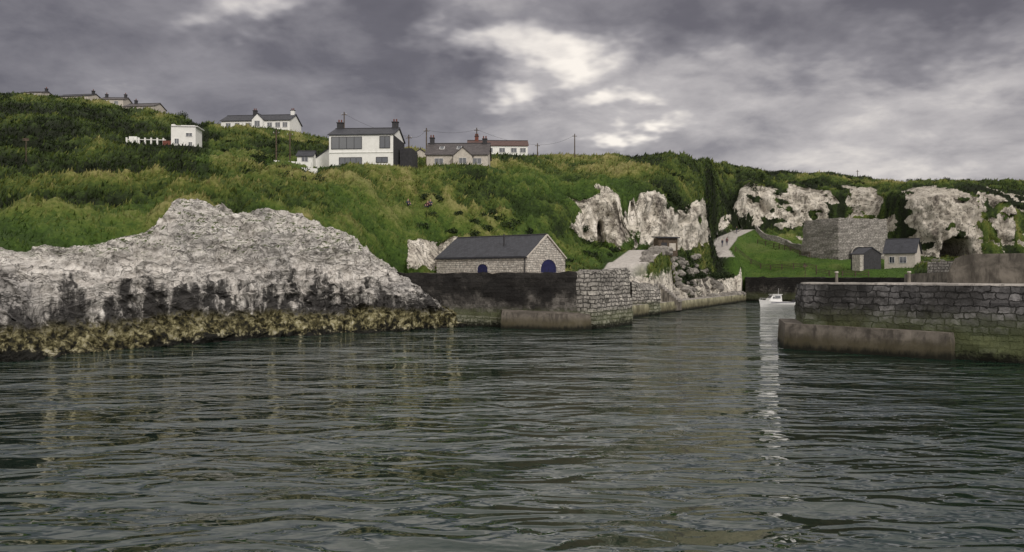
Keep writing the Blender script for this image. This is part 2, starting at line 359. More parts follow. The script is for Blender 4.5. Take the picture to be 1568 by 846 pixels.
def build_hill():
    us=np.concatenate([np.linspace(-900,-120,60)[:-1],np.linspace(-120,1700,860),np.linspace(1700,2500,50)[1:]])
    hu=np.array([h[0] for h in H],float); D=np.array([[p[0] for p in h[1]] for h in H],float)
    Z=np.array([[EYE+(423-p[1])/1200*p[0] for p in h[1]] for h in H],float)
    Dq=np.stack([pchip(hu,D[:,r],us) for r in range(7)],1); Zq=np.stack([pchip(hu,Z[:,r],us) for r in range(7)],1)
    cnt=[12,16,24,44,34,24]
    rowp=np.concatenate([np.linspace(i,i+1,c,endpoint=False) for i,c in enumerate(cnt)]+[[6.0]])
    V=[];Rk=[];Lw=[];Gn=[];keep=[]
    R=len(rowp)+5
    for ci,u in enumerate(us):
        d=Dq[ci];z=Zq[ci]
        dq=np.interp(rowp,np.arange(7),d); zq=pchip(d,z,dq)
        bb=(u-784)/1200
        V.append((bb*(d[0]-.6),d[0]-.6,-2.5)); Rk.append(.6);Lw.append(0);Gn.append(.3);keep.append(0)
        for k in range(len(rowp)):
            row=rowp[k]; y=dq[k]; x=bb*y; zz=zq[k]
            rk=rockmask(u,row,x,y,zz)
            p=Vector((x,y,zz))
            nl=fb(p*.055)
            n1=fb(Vector((x*.13,y*.13,7)),4); n2=fb(Vector((x*.5,y*.5,3)),4); n3=fb(Vector((x*1.8,y*1.8,9)),2)
            amp=min(1,row/1.0)
            lawn=0
            if 1105<u<1400 and row<3: lawn=min(1,(3-row)*3,(u-1105)/20)
            if u<270 and .4<row<2.4: lawn=max(lawn,.6*min(1,(270-u)/60,(2.4-row)*2))
            if 300<u<1080 and .8<row<5.0:
                lawn=max(lawn,min(.55,max(0,.36+1.4*fb(Vector((x*.05,y*.05,2)),3)))*min(1,(5-row)*2))
            g=(1-rk)*(1-.75*(lawn if u>1100 or u<270 else 0))
            dz=amp*(nl*1.4*(1-.6*rk)+n1*1.7*g+n2*.8*g+n3*.2*g)
            if row>5.5: dz*=.55
            gn=.47+.45*fb(Vector((x*.045,y*.045,11)),4)+.36*n1+.30*n2  # random tone plus painted shading: ground hollows darker, hummocks lighter
            if u<320 and row>2.4: gn-=.18
            if u>1080 and row>3: gn-=.13
            if 330<u<1080: gn+=.04
            dy=0;dx=0
            if rk>0:
                q=Vector((x*.16,y*.05,zz*.09)); q2=Vector((x*.45,3,zz*.3)); q3=Vector((x*1.3,5,zz*1.0))
                vr=noise.voronoi(Vector((x*.3,y*.1,zz*.2)))[0]; cr=min(.5,vr[1]-vr[0])
                dy=rk*(-2.8*fb(q)-1.4*fb(q2)-.35*fb(q3)-2.0*cr+.8); dx=rk*.5*fb(q2+Vector((9,9,9)))
                dz+=rk*.2*fb(q3)
            for cx,cz0,w,hh,dep,yy in((SX(922,119),10.6,.9,3.0,4,119),(SX(1466,180),9.0,3.8,5.6,12,180)):
                if abs(y-yy)<14:
                    s=1-((x-cx)/w)**2-(max(0,zz-cz0)/hh)**2
                    if s>0 and row>2.6: dy+=dep*min(1,s*2.5)
            V.append((x+dx,y+dy,zz+dz)); Rk.append(rk);Lw.append(max(0,lawn));Gn.append(gn);keep.append(min(1,row/.5) if row<.5 else 1)
        for dd,fz in((6,-.6),(30,-3),(120,-8),(2500,-30)):
            y=d[6]+dd; V.append((bb*y,y,z[6]+fz)); Rk.append(0);Lw.append(0);Gn.append(.4);keep.append(0)
    V=np.array(V);Rk=np.array(Rk);Lw=np.array(Lw);Gn=np.array(Gn);keep=np.array(keep,float);Pt=np.zeros(len(V))
    for (px,py,pz,r) in PADS:
        dd=np.hypot(V[:,0]-px,V[:,1]-py); w=np.clip((r*1.6-dd)/(r*.6),0,1)*keep; w=w*w*(3-2*w)
        V[:,2]=V[:,2]*(1-w)+pz*w
    for (pts,wd) in PATHS:
        for a,b_ in zip(pts[:-1],pts[1:]):
            a=np.array(a);b_=np.array(b_); ab=b_-a; tt=np.clip(((V[:,:2]-a[:2])@ab[:2])/(ab[:2]@ab[:2]),0,1)
            dd=np.hypot(V[:,0]-a[0]-tt*ab[0],V[:,1]-a[1]-tt*ab[1]); zt=a[2]+tt*ab[2]
            w=np.clip((wd*1.0-dd)/(wd*.4),0,1)*keep; V[:,2]=V[:,2]*(1-w)+zt*w
            Pt=np.maximum(Pt,np.clip((wd*.55-dd)/.25,0,1)*keep); Rk*=(1-w)
    C=len(us); idx=np.arange(C*R).reshape(C,R)
    F=np.stack([idx[:-1,:-1],idx[1:,:-1],idx[1:,1:],idx[:-1,1:]],-1).reshape(-1,4)
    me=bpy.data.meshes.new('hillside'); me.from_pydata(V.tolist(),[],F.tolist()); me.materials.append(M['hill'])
    ca=me.color_attributes.new('mask','FLOAT_COLOR','POINT')
    ca.data.foreach_set('color',np.stack([Rk,Lw,Pt,Gn],1).ravel())
    me.polygons.foreach_set('use_smooth',[True]*len(F))
    o=bpy.data.objects.new('hillside',me); scene.collection.objects.link(o)
    return V,F,Rk,Lw,Pt,Gn,o
# --- building pads (levelled ground)
WH=S(566,262,122); SC=S(703,260,128); TB=S(762,241,150); BG=S(401,203,172); TW=S(286,232,128)
pad(WH.x,WH.y,WH.z,7); pad(SC.x,SC.y,SC.z,6); pad(BG.x,BG.y,BG.z-.6,9); pad(TW.x,TW.y-2,TW.z-.2,5.5); pad(TW.x-6,TW.y-2.5,TW.z-.2,5.5); pad(TB.x,TB.y,TB.z-.5,7)
pad(SX(1380,158),158,6.6,4); pad(SX(1325,155),155,6.3,4)
PATHS=[([tuple(S(950,416,102)),tuple(S(966,402,108)),tuple(S(990,383,118))],5.0),
 ([tuple(S(1108,394,166)),tuple(S(1098,384,172)),tuple(S(1116,363,186)),tuple(S(1140,352,198))],4.5)]
V,F,Rk,Lw,Pt,Gn,hill=build_hill()
bvh=BVHTree.FromPolygons([Vector(v) for v in V],[tuple(f) for f in F])
def gz(x,y,default=5):
    h=bvh.ray_cast(Vector((x,y,200)),Vector((0,0,-1))); return h[0].z if h[0] else default

def build_rock():
    us=np.concatenate([np.linspace(-900,-80,120)[:-1],np.linspace(-80,735,710)])
    hu=np.array([h[0] for h in RK],float); D=np.array([[p[0] for p in h[1]] for h in RK],float); Z=np.array([[p[1] for p in h[1]] for h in RK],float)
    Dq=np.stack([pchip(hu,D[:,r],us) for r in range(6)],1); Zq=np.stack([pchip(hu,Z[:,r],us) for r in range(6)],1)
    cnt=[8,34,44,44,30]; rowp=np.concatenate([np.linspace(i,i+1,c,endpoint=False) for i,c in enumerate(cnt)]+[[5.0]])
    VV=[]
    for ci,u in enumerate(us):
        d=Dq[ci];z=Zq[ci]; dq=np.interp(rowp,np.arange(6),d); zq=np.interp(rowp,np.arange(6),z); bb=(u-784)/1200
        for k,row in enumerate(rowp):
            y=dq[k];x=bb*y;zz=zq[k]
            n1=fb(Vector((x*.12,y*.08,zz*.10)),3); n2=fb(Vector((x*.4,y*.25,zz*.3)),4); n3=fb(Vector((x*1.4,y,zz*1.4)),4)
            q=zz*.8-x*.28+n2*.6+.8*n1; s0_=q%1.0; led=(s0_**2)*.55
            rdg=abs(fb(Vector((x*.35+5,y*.2,zz*.25)),4)); gul=abs(fb(Vector((x*.9,y*.3,zz*.2+7)),3))
            low=max(0,1-abs(row-1.6)/1.1)
            out=1.5*n1+.6*n2+.20*n3+led-1.5*(.25-min(.25,rdg))-1.0*(.16-min(.16,gul))
            vb=noise.voronoi(Vector((x*.28+n2*.5,y*.5,zz*.3)))[0]; bl=min(.8,vb[1]-vb[0])
            up=.14*n3+.2*n2+.2*n1 + low*(bl*1.1-.45+1.5*fb(Vector((x*.15,y*.3,5)),4)+.2*n3)
            if row>4: up+=.35*fb(Vector((x*.3,y*.3,1)),3)+.4*led
            if 1<row<2.6: out-=.8*max(0,1-abs(row-2.1)/.6)   # wave-cut notch above the shelf
            o=out if row>.5 else out*.5
            VV.append((x+.25*n3,y-o,zz+up))
        y=d[5]+4; VV.append((bb*y,y,z[5]-2.5))
    C=len(us);R=len(rowp)+1; idx=np.arange(C*R).reshape(C,R)
    FF=np.stack([idx[:-1,:-1],idx[1:,:-1],idx[1:,1:],idx[:-1,1:]],-1).reshape(-1,4)
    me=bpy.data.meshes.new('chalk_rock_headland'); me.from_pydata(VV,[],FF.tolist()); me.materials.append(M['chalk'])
    o=bpy.data.objects.new('chalk_rock_headland',me); scene.collection.objects.link(o); return o
build_rock()

# --- grass tufts (one object)
def tufts(N=170000):
    cen=V[F].mean(1); a=V[F[:,1]]-V[F[:,0]]; b_=V[F[:,3]]-V[F[:,0]]; nrm=np.cross(a,b_); ar=np.linalg.norm(nrm,axis=1)
    rk=Rk[F].mean(1);lw=Lw[F].mean(1);pt=Pt[F].mean(1);gn=Gn[F].mean(1); u=cen[:,0]/cen[:,1]*1200+784
    w=ar*(rk<.4)*(pt<.1)*(cen[:,1]<265)*(u>-120)*(u<1700)*(cen[:,2]>3.2)*(1/np.maximum(cen[:,1],50)**1.2)
    for (px,py,pz,r) in PADS: w*=(np.hypot(cen[:,0]-px,cen[:,1]-py)>r*.8)
    w/=w.sum(); k=rng.choice(len(F),N,p=w)
    s=rng.random((N,1)); q=rng.random((N,1)); p=V[F[k,0]]+a[k]*s+b_[k]*q
    sc=(.16+.45*rng.random(N)**2)*(1-.5*lw[k])*(p[:,1]/100)**.3
    th=rng.random(N)*math.pi; wd=.10+.16*rng.random(N)
    dx=np.cos(th)*wd*sc*1.8; dyy=np.sin(th)*wd*sc*1.8
    lean=rng.normal(0,.35,(N,2))*sc[:,None]+np.array([.35,-.10])*sc[:,None]
    v0=p.copy(); v0[:,0]-=dx; v0[:,1]-=dyy; v0[:,2]-=.06
    v1=p.copy(); v1[:,0]+=dx; v1[:,1]+=dyy; v1[:,2]-=.06
    v2=p.copy(); v2[:,:2]+=lean; v2[:,2]+=sc
    vv=np.stack([v0,v1,v2],1).reshape(-1,3)
    me=bpy.data.meshes.new('grass'); me.vertices.add(3*N); me.vertices.foreach_set('co',vv.ravel())
    me.loops.add(3*N); me.loops.foreach_set('vertex_index',np.arange(3*N)); me.polygons.add(N)
    me.polygons.foreach_set('loop_start',np.arange(0,3*N,3)); me.update(calc_edges=True)
    tint=np.repeat(gn[k]+rng.normal(0,.10,N),3); tint[2::3]+=.16; lawn=np.repeat(lw[k],3)
    tint=np.clip(tint,0,1)
    ca=me.color_attributes.new('tint','FLOAT_COLOR','POINT'); ca.data.foreach_set('color',np.stack([tint,lawn,tint*0,tint*0+1],1).ravel())
    me.materials.append(M['tuft']); o=bpy.data.objects.new('grass',me); scene.collection.objects.link(o)
tufts()
def shrubs(name,spots):
    vs=[];fs=[]
    for x,y,r in spots:
        z=gz(x,y)
        lobes=[(x+random.gauss(0,r*.6),y+random.gauss(0,r*.4),z+r*random.uniform(-.1,.3),r*random.uniform(.4,.75)) for _ in range(6)]
        for lx,ly,lz,lr in lobes:
            for _ in range(int(60)):
                d=Vector((random.gauss(0,1),random.gauss(0,1),random.gauss(0,1))).normalized(); p=Vector((lx,ly,lz))+d*lr*random.uniform(.6,1.1)
                s=random.uniform(.10,.20)*max(.8,r*.6); a=Vector((random.gauss(0,1),random.gauss(0,1),random.gauss(0,1))).normalized(); b_=a.cross(d+Vector((.1,.2,.3))).normalized()
                k=len(vs); vs+= [p-a*s,p-b_*s*.6,p+a*s,p+b_*s*.6]; fs.append((k,k+1,k+2,k+3))
    mk(name,vs,fs,M['leaf'],uv=False)
sp=[]
for _ in range(110):
    u=random.uniform(-20,500); d=random.uniform(88,190); sp.append((SX(u,d),d,random.uniform(.5,1.3)))
for _ in range(40):
    u=random.uniform(880,1080); d=random.uniform(110,119) if u<1010 else random.uniform(126,135); sp.append((SX(u,d),d,random.uniform(.4,.9)))
for _ in range(25):
    u=random.uniform(1030,1120); d=random.uniform(122,150); sp.append((SX(u,d),d,random.uniform(.5,1.1)))
for _ in range(90):
    u=random.uniform(1080,1600); d=random.uniform(206,250); sp.append((SX(u,d),d,random.uniform(.6,1.4)))
for _ in range(35):
    u=random.uniform(640,880); d=random.uniform(97,108); sp.append((SX(u,d),d,random.uniform(.4,.9)))
def segd(p,a,b_):
    ax,ay=b_[0]-a[0],b_[1]-a[1]; t_=max(0,min(1,((p[0]-a[0])*ax+(p[1]-a[1])*ay)/(ax*ax+ay*ay))); return math.hypot(p[0]-a[0]-t_*ax,p[1]-a[1]-t_*ay)
sp=[s for s in sp if all(math.hypot(s[0]-p[0],s[1]-p[1])>p[3]+1 for p in PADS) and all(segd(s,a,b_)>wd*.6+s[2]*1.3 for pts,wd in PATHS for a,b_ in zip(pts[:-1],pts[1:]))]
shrubs('hillside_shrubs',sp)

# ================= water =================
m,t,b,P,tc,geo=newmat('harbour_water')
t.put(b.inputs['Base Color'],(.004,.020,.013)); b.inputs['Roughness'].default_value=.02; b.inputs['IOR'].default_value=1.9; b.inputs['Specular IOR Level'].default_value=.5
wv=t.map(P,(.50,1.1,1),(0,0,math.radians(7)))
h1=t.noise(wv,.30,1,.5,.3); h2=t.noise(wv,.95,1,.45,1.0); h3=t.noise(t.map(P,(.8,1.3,1),(0,0,math.radians(-18))),2.7,1,.5,.6)
patch=t.rng(t.noise(P,.05,3,.6),.35,.65,.5,1.2)
h=t.math('ADD',t.math('MULTIPLY',h1,.75),t.math('ADD',t.math('MULTIPLY',h2,.34),t.math('MULTIPLY',h3,.04)))
h=t.math('MULTIPLY',h,patch)
t.put(b.inputs['Normal'],t.bump(h,1,1.0)); M['water']=m
mk('water',[(-2500,-600,0),(2500,-600,0),(2500,2500,0),(-2500,2500,0)],[(0,1,2,3)],M['water'])

# ================= harbour walls =================
hw=empty('harbour_wall')
c0=(SX(918,74),74.); c1=(SX(962,81),81.5); l0=(SX(566,84),84.)
prism('dark_wall_face',[(c0[0]-2.4,c0[1]+.8),(c0[0]+.2,77.5),(c1[0]-2.5,84),(6,90),(-16,90.5),(l0[0],l0[1])],-2,[5.35,5.35,5.35,4.9,4.9,5.35],M['wall_dark'],hw,batter=.35,topjit=.18,topmat=M['conc_mid'],rough=.16,step=.5)
prism('pale_wall_end',[(c0[0]-.3,c0[1]+.05),(c1[0]+.2,c1[1]),(c1[0]-.6,c1[1]+2),(c0[0]+.2,c0[1]+4),(c0[0]-2.2,c0[1]+1.2)],-2,[5.3,5.75,5.75,5.5,5.4],M['wall_end'],hw,batter=.45,rough=.24,topjit=.35,step=.45)
prism('wall_footing',[(SX(768,75),74.6),(SX(870,72),72.2),(SX(905,73.3),73.3),(SX(905,76),76.5),(SX(768,79),79)],-2,[1.6,1.5,1.3,1.6,1.75],M['conc'],hw,batter=.15,rough=.05)
prism('low_step',[(SX(698,79),78.6),(SX(770,77),76.6),(SX(770,79),79.5),(SX(698,82),82)],-2,[1.1,.9,.9,1.1],M['wall_end'],hw,rough=.1)
prism('upper_step',[(SX(640,83),80.5),(SX(768,79),78.2),(SX(768,81),80.5),(SX(640,85),84)],-2,[2.2,1.5,1.5,2.2],M['wall_dark'],hw,rough=.1)
mk('boathouse_yard',[(-22,88,4.7),(13,86,4.7),(15,97,4.72),(10,108,4.9),(-22,100,4.7)],[(0,1,2,3,4)],M['conc_mid'])

pr=empty('stone_pier')
fx,fy=.722,-.692; nx,ny=.692,.722
A=(20.1,53.6); B=(21.6,59.5)
def along(p,s,n=0): return (p[0]+fx*s+nx*n,p[1]+fy*s+ny*n)
top=[A,along(A,45),along(A,45,8),along(A,6,8),B]
prism('pier_body',top,-2,4.42,M['pier'],pr,batter=.3,step=.5,topjit=.07,rough=.18)
prism('pier_deck',[along(A,.1,.25),along(A,45,.25),along(A,45,7.9),along(A,6,7.8),(B[0]+.25,B[1]-.2),(A[0]+.35,A[1]+.8)],4.35,4.53,M['conc_light'],pr,step=.8,rough=.08,topjit=.04)
prism('pier_footing',[along(A,-1.1,-.9),along(A,9.2,-1.1),along(A,9.2,.5),along(A,2,2),(B[0]-.2,B[1]+.5),(B[0]-1.3,B[1]+.2)],-2,[1.75,1.6,1.6,1.75,1.75,1.75],M['conc'],pr,batter=.12,rough=.08)
def ext_profile(name,o,prof,thick,mat,parent):
    v=[];n=len(prof)
    for k in(0,thick):
        for s,z in prof:
            q=along(o,s,k); v.append((q[0],q[1],z))
    f=[tuple(range(n))[::-1],tuple(range(n,2*n))]+[(i,(i+1)%n,n+(i+1)%n,n+i) for i in range(n)]
    return mk(name,v,f,mat,parent)
PA=along(A,0,4.6)
def sfor(u,n):
    bb=(u-784)/1200; p=along(A,0,n); return (bb*p[1]-p[0])/(fx-bb*fy)
s0=sfor(1450,4.6); s1=sfor(1470,4.6)
ext_profile('pier_parapet',PA,[(s0,4.4),(s0+.02,5.1),(s0+.25,5.7),(s1-.3,6.15),(s1+.2,6.36),(s1+.9,6.42),(45,6.45),(45,4.4)],1.1,M['conc_mid'],pr)
iw=empty('inner_quay_wall')
prism('wall_run',[(SX(1385,82),82),(SX(1500,66),66),(SX(1500,68),68),(SX(1385,84),84)],-2,[5.2,5.5,5.5,5.2],M['conc_mid'],iw,rough=.05)
prism('wall_run_upper',[(SX(1420,95),95),(SX(1520,88),88),(SX(1520,90),90),(SX(1420,97),97)],-2,[6.7,6.9,6.9,6.7],M['kiln'],iw,rough=.06)
bw=empty('harbour_back_wall')
prism('back_wall',[(SX(1140,158),157),(SX(1240,148),147.5),(SX(1420,126),126),(SX(1420,129),129),(SX(1240,152),152),(SX(1140,162),162)],-2,4.7,M['wall_dark'],bw,rough=.15,step=1.2,topjit=.3)
q0=(14.0,93.); q1=(46.0,154.)
qy=empty('quay')
prism('quay_deck',[q0,(30.5,124),q1,(46,166),(41,160),(24,128),(10,104),(8,96)],-2,1.45,M['quay'],qy,rough=.1,step=1,topmat=M['conc_light'])
prism('rubble_retaining_wall',[(SX(968,97),97),(SX(1008,102),101),(SX(1008,106),106),(SX(968,102),102)],0,[4.2,3.2,3.6,4.4],M['wall_end'],qy,rough=.35,step=.6,topjit=.5)
for i in range(11):
    a=S(1004+i*3.4,0,108+i*.35); box(f'step_{i}',(a.x,a.y,1.5+ (10-i)*.26),(.95,2.6,.28),M['conc_light'],qy,rot=(0,0,-.3))
    box(f'step_riser_{i}',(a.x,a.y+.05,.8+(10-i)*.13),(.90,2.5,1.3+(10-i)*.26-.02),M['conc_mid'],qy,rot=(0,0,-.3))
vs=[];fs=[]
for _ in range(150):
    u=random.uniform(985,1135); tq=(u-970)/170; d=101+52*tq+random.uniform(-1,7); x=SX(u,d); z=max(gz(x,d,1.5),1.3); r=random.uniform(.25,.85)
    if 1000<u<1046 and d<114: continue
    bm=bmesh.new(); bmesh.ops.create_icosphere(bm,subdivisions=2,radius=r); k=len(vs)
    off=Vector((random.random()*50,random.random()*50,0))
    for v in bm.verts:
        c=v.co*(1+.35*fb(v.co*1.4/r+off,3)); vs.append((x+c.x*1.3,d+c.y,z+c.z*.75))
    fs+=[tuple(k+v.index for v in f.verts) for f in bm.faces]; bm.free()
mk('shore_boulders',vs,fs,stone_mat('boulder_stone',(.42,.39,.36),(.34,.32,.29),(.36,.34,.31),3,3,.4))

# ================= buildings =================
def window(par,name,x,z,w,h,yf,frame=None,mull=1,side='f'):
    fr=frame or M['frame']; g=.05
    box(name+'_glass',(x,yf-.006,z),(w,.04,h),M['glass'],par)
    for k,(cx,cz,sx,sz) in enumerate(((x,z+h/2+g/2,w+2*g,g),(x,z-h/2-g/2,w+2*g,g*1.4),(x-w/2-g/2,z,g,h),(x+w/2+g/2,z,g,h))):
        box(f'{name}_frame_{k}',(cx,yf-.03,cz),(sx,.12,sz),fr,par)
    for i in range(mull):
        box(f'{name}_mullion_{i}',(x-w/2+w*(i+1)/(mull+1),yf-.03,z),(g,.07,h),fr,par)
def gable(par,name,L,W,he,hr,wall,roof,cx=0,cy=0,z0=-1.0,over=.25,th=.14,axis='x'):
    v=[(-L/2,-W/2,z0),(L/2,-W/2,z0),(L/2,W/2,z0),(-L/2,W/2,z0),(-L/2,-W/2,he),(L/2,-W/2,he),(L/2,W/2,he),(-L/2,W/2,he),(-L/2,0,hr),(L/2,0,hr)]
    f=[(0,1,5,4),(2,3,7,6),(1,2,6,9,5),(3,0,4,8,7),(4,5,9,8),(6,7,8,9),(0,3,2,1)]
    sl=(hr-he)/(W/2); ew=W/2+over; ez=he-sl*over; o=.03
    def rf(sy):
        a=[(-L/2-over,sy*ew,ez+o),(L/2+over,sy*ew,ez+o),(L/2+over,0,hr+o),(-L/2-over,0,hr+o)]
        vv=a+[(p[0],p[1],p[2]+th) for p in a]; return vv,BF
    rots=(lambda p:(cx+p[0],cy+p[1],p[2])) if axis=='x' else (lambda p:(cx-p[1],cy+p[0],p[2]))
    mk(name+'_walls',[rots(p) for p in v],f,wall,par)
    for i,sy in enumerate((-1,1)):
        vv,ff=rf(sy); mk(f'{name}_roof_{i}',[rots(p) for p in vv],ff,roof,par)
    r0=rots((-L/2-over,0,hr+th+o)); r1=rots((L/2+over,0,hr+th+o)); tube(name+'_ridge',r0,r1,.1,.1,M['grey'],par,6)
def chimney(par,x,y,z0,z1,w,mat,pots=2,d=.6):
    box('chimney',(x,y,(z0+z1)/2),(w,d,z1-z0),mat,par); box('chimney_cap',(x,y,z1+.06),(w+.16,d+.16,.12),M['grey'],par)
    for i in range(pots): tube(f'chimney_pot_{i}',(x+(i-(pots-1)/2)*.4,y,z1+.1),(x+(i-(pots-1)/2)*.4,y,z1+.55),.12,.1,M['red'],par)
def quadshape(name,pts,thick,mat,par):
    v=[];n=len(pts)
    for y in(pts[0][1],pts[0][1]-thick):
        for p in pts: v.append((p[0],y,p[2]))
    return mk(name,v,[tuple(range(n)),tuple(range(n,2*n))[::-1]]+[(i,(i+1)%n,n+(i+1)%n,n+i) for i in range(n)],mat,par)
def archdoor(par,name,cx,z0,w,h,y,doormat,stone,rot=None):
    n=14; r=w/2; zs=z0+h-r*.75
    inner=[(cx+r,z0)]+[(cx+r*math.cos(a),zs+r*.75*math.sin(a)) for a in [math.pi*i/n for i in range(n+1)]]+[(cx-r,z0)]
    sub=empty(name); sub.parent=par
    if rot: sub.location=rot[0]; sub.rotation_euler=(0,0,rot[1])
    quadshape('leaf',[(p[0],y+.02,p[1]) for p in inner],.045,doormat,sub)
    g=.22
    for i in range(n):
        a0=math.pi*i/n;a1=math.pi*(i+.88)/n
        q=[(cx+k*math.cos(a),zs+kz*math.sin(a)) for (k,kz,a) in((r,r*.75,a0),(r+g,r*.75+g,a0),(r+g,r*.75+g,a1),(r,r*.75,a1))]
        quadshape(f'voussoir_{i}',[(p[0],y+.02,p[1]) for p in q],.10,stone,sub)
    for sx in(-1,1): 
        box(f'jamb_{sx}',(cx+sx*(r+g/2),y-.03,(z0+zs)/2),(g,.10,zs-z0),stone,sub)
    for k in range(1,4): box(f'board_{k}',(cx-r+w*k/4,y-.03,(z0+zs)/2+.1),(.03,.02,zs-z0),M['dframe'],sub)
    return sub
th=math.radians(38); cc=Vector((1.54,84,0)); ax=Vector((math.cos(th),-math.sin(th),0)); pn=Vector((math.sin(th),math.cos(th),0))
Lb,Wb=13.2,7.4; ctr=cc-ax*Lb/2+pn*Wb/2
bh=empty('stone_boathouse',(ctr.x,ctr.y,4.7),-th)
gable(bh,'main',Lb,Wb,2.35,4.75,M['lime'],M['slate'],z0=-.6,over=.12)
M['lime_b']=stone_mat('dressed_limestone',(.78,.74,.69),(.68,.63,.58),(.4,.38,.35),.6,.4,.1)
archdoor(bh,'side_door',Lb/2-4.9-1.2,-.1,1.5,1.75,-Wb/2,M['blue'],M['lime_b'])
archdoor(bh,'gable_door',0,-.1,3.0,2.25,0,M['blue'],M['lime_b'],rot=((Lb/2,0.35,0),math.pi/2))
tube('flue',(2.1,-1.9,3.3),(2.1,-1.9,5.0),.09,.09,M['grey'],bh)
box('gutter',(0,-Wb/2-.17,2.27),(Lb+.3,.1,.1),M['dframe'],bh); tube('downpipe',(Lb/2-.15,-Wb/2-.1,2.2),(Lb/2-.15,-Wb/2-.1,0),.05,.05,M['dframe'],bh)
for k,s in enumerate((-1,1)):
    a=Vector((Lb/2+.1,s*(Wb/2+.1),2.3)); e=Vector((Lb/2+.1,0,4.87)); tube(f'verge_{k}',a,e,.11,.11,M['cream'],bh,4)

wh=empty('white_house',(WH.x,WH.y,WH.z+.15),math.radians(-4))
Lw_,Ww=9.8,8.0
gable(wh,'main',Lw_,Ww,4.75,6.3,M['white'],M['slate'],cx=-.3,over=.2,z0=-2)
yf=-Ww/2
window(wh,'picture_window',-2.5,3.55,4.6,1.75,yf,M['dframe'],3)
window(wh,'upper_window',3.35,3.6,1.5,1.7,yf,M['dframe'],1)
window(wh,'lower_window',-1.9,.85,3.4,.95,yf,M['dframe'],3)
window(wh,'lower_side_window',2.9,.95,1.7,.75,yf,M['dframe'],1)
box('gable_cladding',(Lw_/2-.3+.04,0,2.4),(.06,Ww-.1,4.6),M['grey'],wh)
box('side_extension',(Lw_/2+.95,1.6,1.4),(1.9,4.6,3.6),M['grey'],wh)
chimney(wh,-Lw_/2+.25,0,5.6,7.3,.9,M['grey']); chimney(wh,Lw_/2-.85,0,5.6,7.3,.9,M['grey'])
gable(wh,'annexe',3.2,4,1.9,3.3,M['white'],M['slate'],cx=-6.6,cy=1.8,z0=-2,over=.15,axis='y')
box('string_course',(-.3,yf-.05,2.1),(Lw_,.1,.12),M['white'],wh)
sc=empty('slate_cottage',(SC.x,SC.y,SC.z),math.radians(-2))
gable(sc,'main',9.8,6.2,2.0,4.1,M['cream'],M['slate_g'],z0=-1.5,over=.25)
gable(sc,'porch',2.2,3.0,1.6,2.9,M['cream'],M['slate_g'],cx=1.0,cy=-3.1,z0=-1.5,over=.15,axis='y')
for k,x in enumerate((-2.9,3.2)): window(sc,f'window_{k}',x,.9,1.3,.9,-3.1)
window(sc,'porch_window',1.0,.8,1.1,.9,-3.1-1.1)
for k,x in enumerate((-2.6,.2)):
    box(f'skylight_{k}',(x,-1.55,3.28),(.8,1.0,.08),M['frame'],sc,rot=(math.atan2(2.1,3.1),0,0)); box(f'skylight_glass_{k}',(x,-1.58,3.33),(.62,.8,.05),M['glass'],sc,rot=(math.atan2(2.1,3.1),0,0))
chimney(sc,-4.4,0,3.6,5.1,.7,M['grey']); chimney(sc,4.2,0,3.6,4.9,.7,M['grey'])
tb=empty('terraced_bungalow',(TB.x,TB.y,TB.z),math.radians(2))
gable(tb,'main',11.2,6,1.7,3.0,M['white'],M['slate_b'],z0=-2,over=.2)
for k,x in enumerate((-1.5,.8,3,4.7)): window(tb,f'window_{k}',x,.85,1.0,.8,-3)
chimney(tb,-4,0,2.6,3.9,.7,M['red'])
bg=empty('white_bungalow',(BG.x,BG.y,BG.z-.1),math.radians(-5))
gable(bg,'main',15.2,7,2.0,3.7,M['white'],M['slate'],z0=-3,over=.25)
gable(bg,'front_gable',2.0,2.4,2.0,3.2,M['white'],M['slate'],cx=.9,cy=-3.6,z0=-3,over=.12,axis='y')
for k,x in enumerate((-6,-4,-1.6,3.2,5,6.6)): window(bg,f'window_{k}',x,1.0,1.0,1.0,-3.5)
window(bg,'gable_window',.9,1.1,1.1,1.2,-4.6)
chimney(bg,7,0,3.2,4.7,.8,M['white']); chimney(bg,-1.5,0,3.3,4.8,.8,M['grey'],2); 
tw=empty('white_tower_house',(TW.x,TW.y,TW.z-.1),math.radians(6))
box('tower_walls',(0,0,1.2),(3.8,3.6,5.2),M['white'],tw); box('parapet_left',(-1.6,0,3.95),(.5,3.6,.4),M['white'],tw)
box('roof_slab',(0.2,0,3.86),(4.1,3.9,.14),M['frame'],tw); box('roof_house',(.3,.3,4.02),(2.2,1.4,.5),M['white'],tw)
window(tw,'upper_window',.9,2.5,.9,.5,-1.8); window(tw,'lower_window',1.1,.9,.5,.8,-1.8); window(tw,'left_window',-1.0,1.4,.6,.8,-1.8)
box('red_porch',(-2.6,-.5,.7),(1.4,2,1.7),M['red'],tw)
for k in range(7): box(f'terrace_pier_{k}',(-3.4-k*.95,-.8,1.45),(.22,.22,1.2),M['white'],tw)
box('terrace_wall',(-6.0,-.8,.2),(6.0,.18,1.3),M['white'],tw); box('terrace_rail',(-6.0,-.8,1.75),(6.0,.1,.1),M['white'],tw); box('terrace_hut',(-8.4,.5,1.2),(1.2,1.2,2.3),M['white'],tw)
def cottage(name,u,v,d,L,W,he,hr,rz,wall,roof,wins=2,ch=(.8,),cm='grey'):
    p=S(u,v,d); e=empty(name,(p.x,p.y,p.z),math.radians(rz)); gable(e,'main',L,W,he,hr,wall,roof,z0=-4,over=.2)
    for k in range(wins): window(e,f'window_{k}',-L/2+L*(k+.7)/(wins+.4),he*.5,.9,.8,-W/2)
    for c in ch: chimney(e,c*L/2,0,hr-.5,hr+.9,.6,M[cm],1)
    return e
cottage('hilltop_cottage',122,163,212,9.5,6,2.0,3.0,-8,M['cream'],M['slate'],3,(.85,))
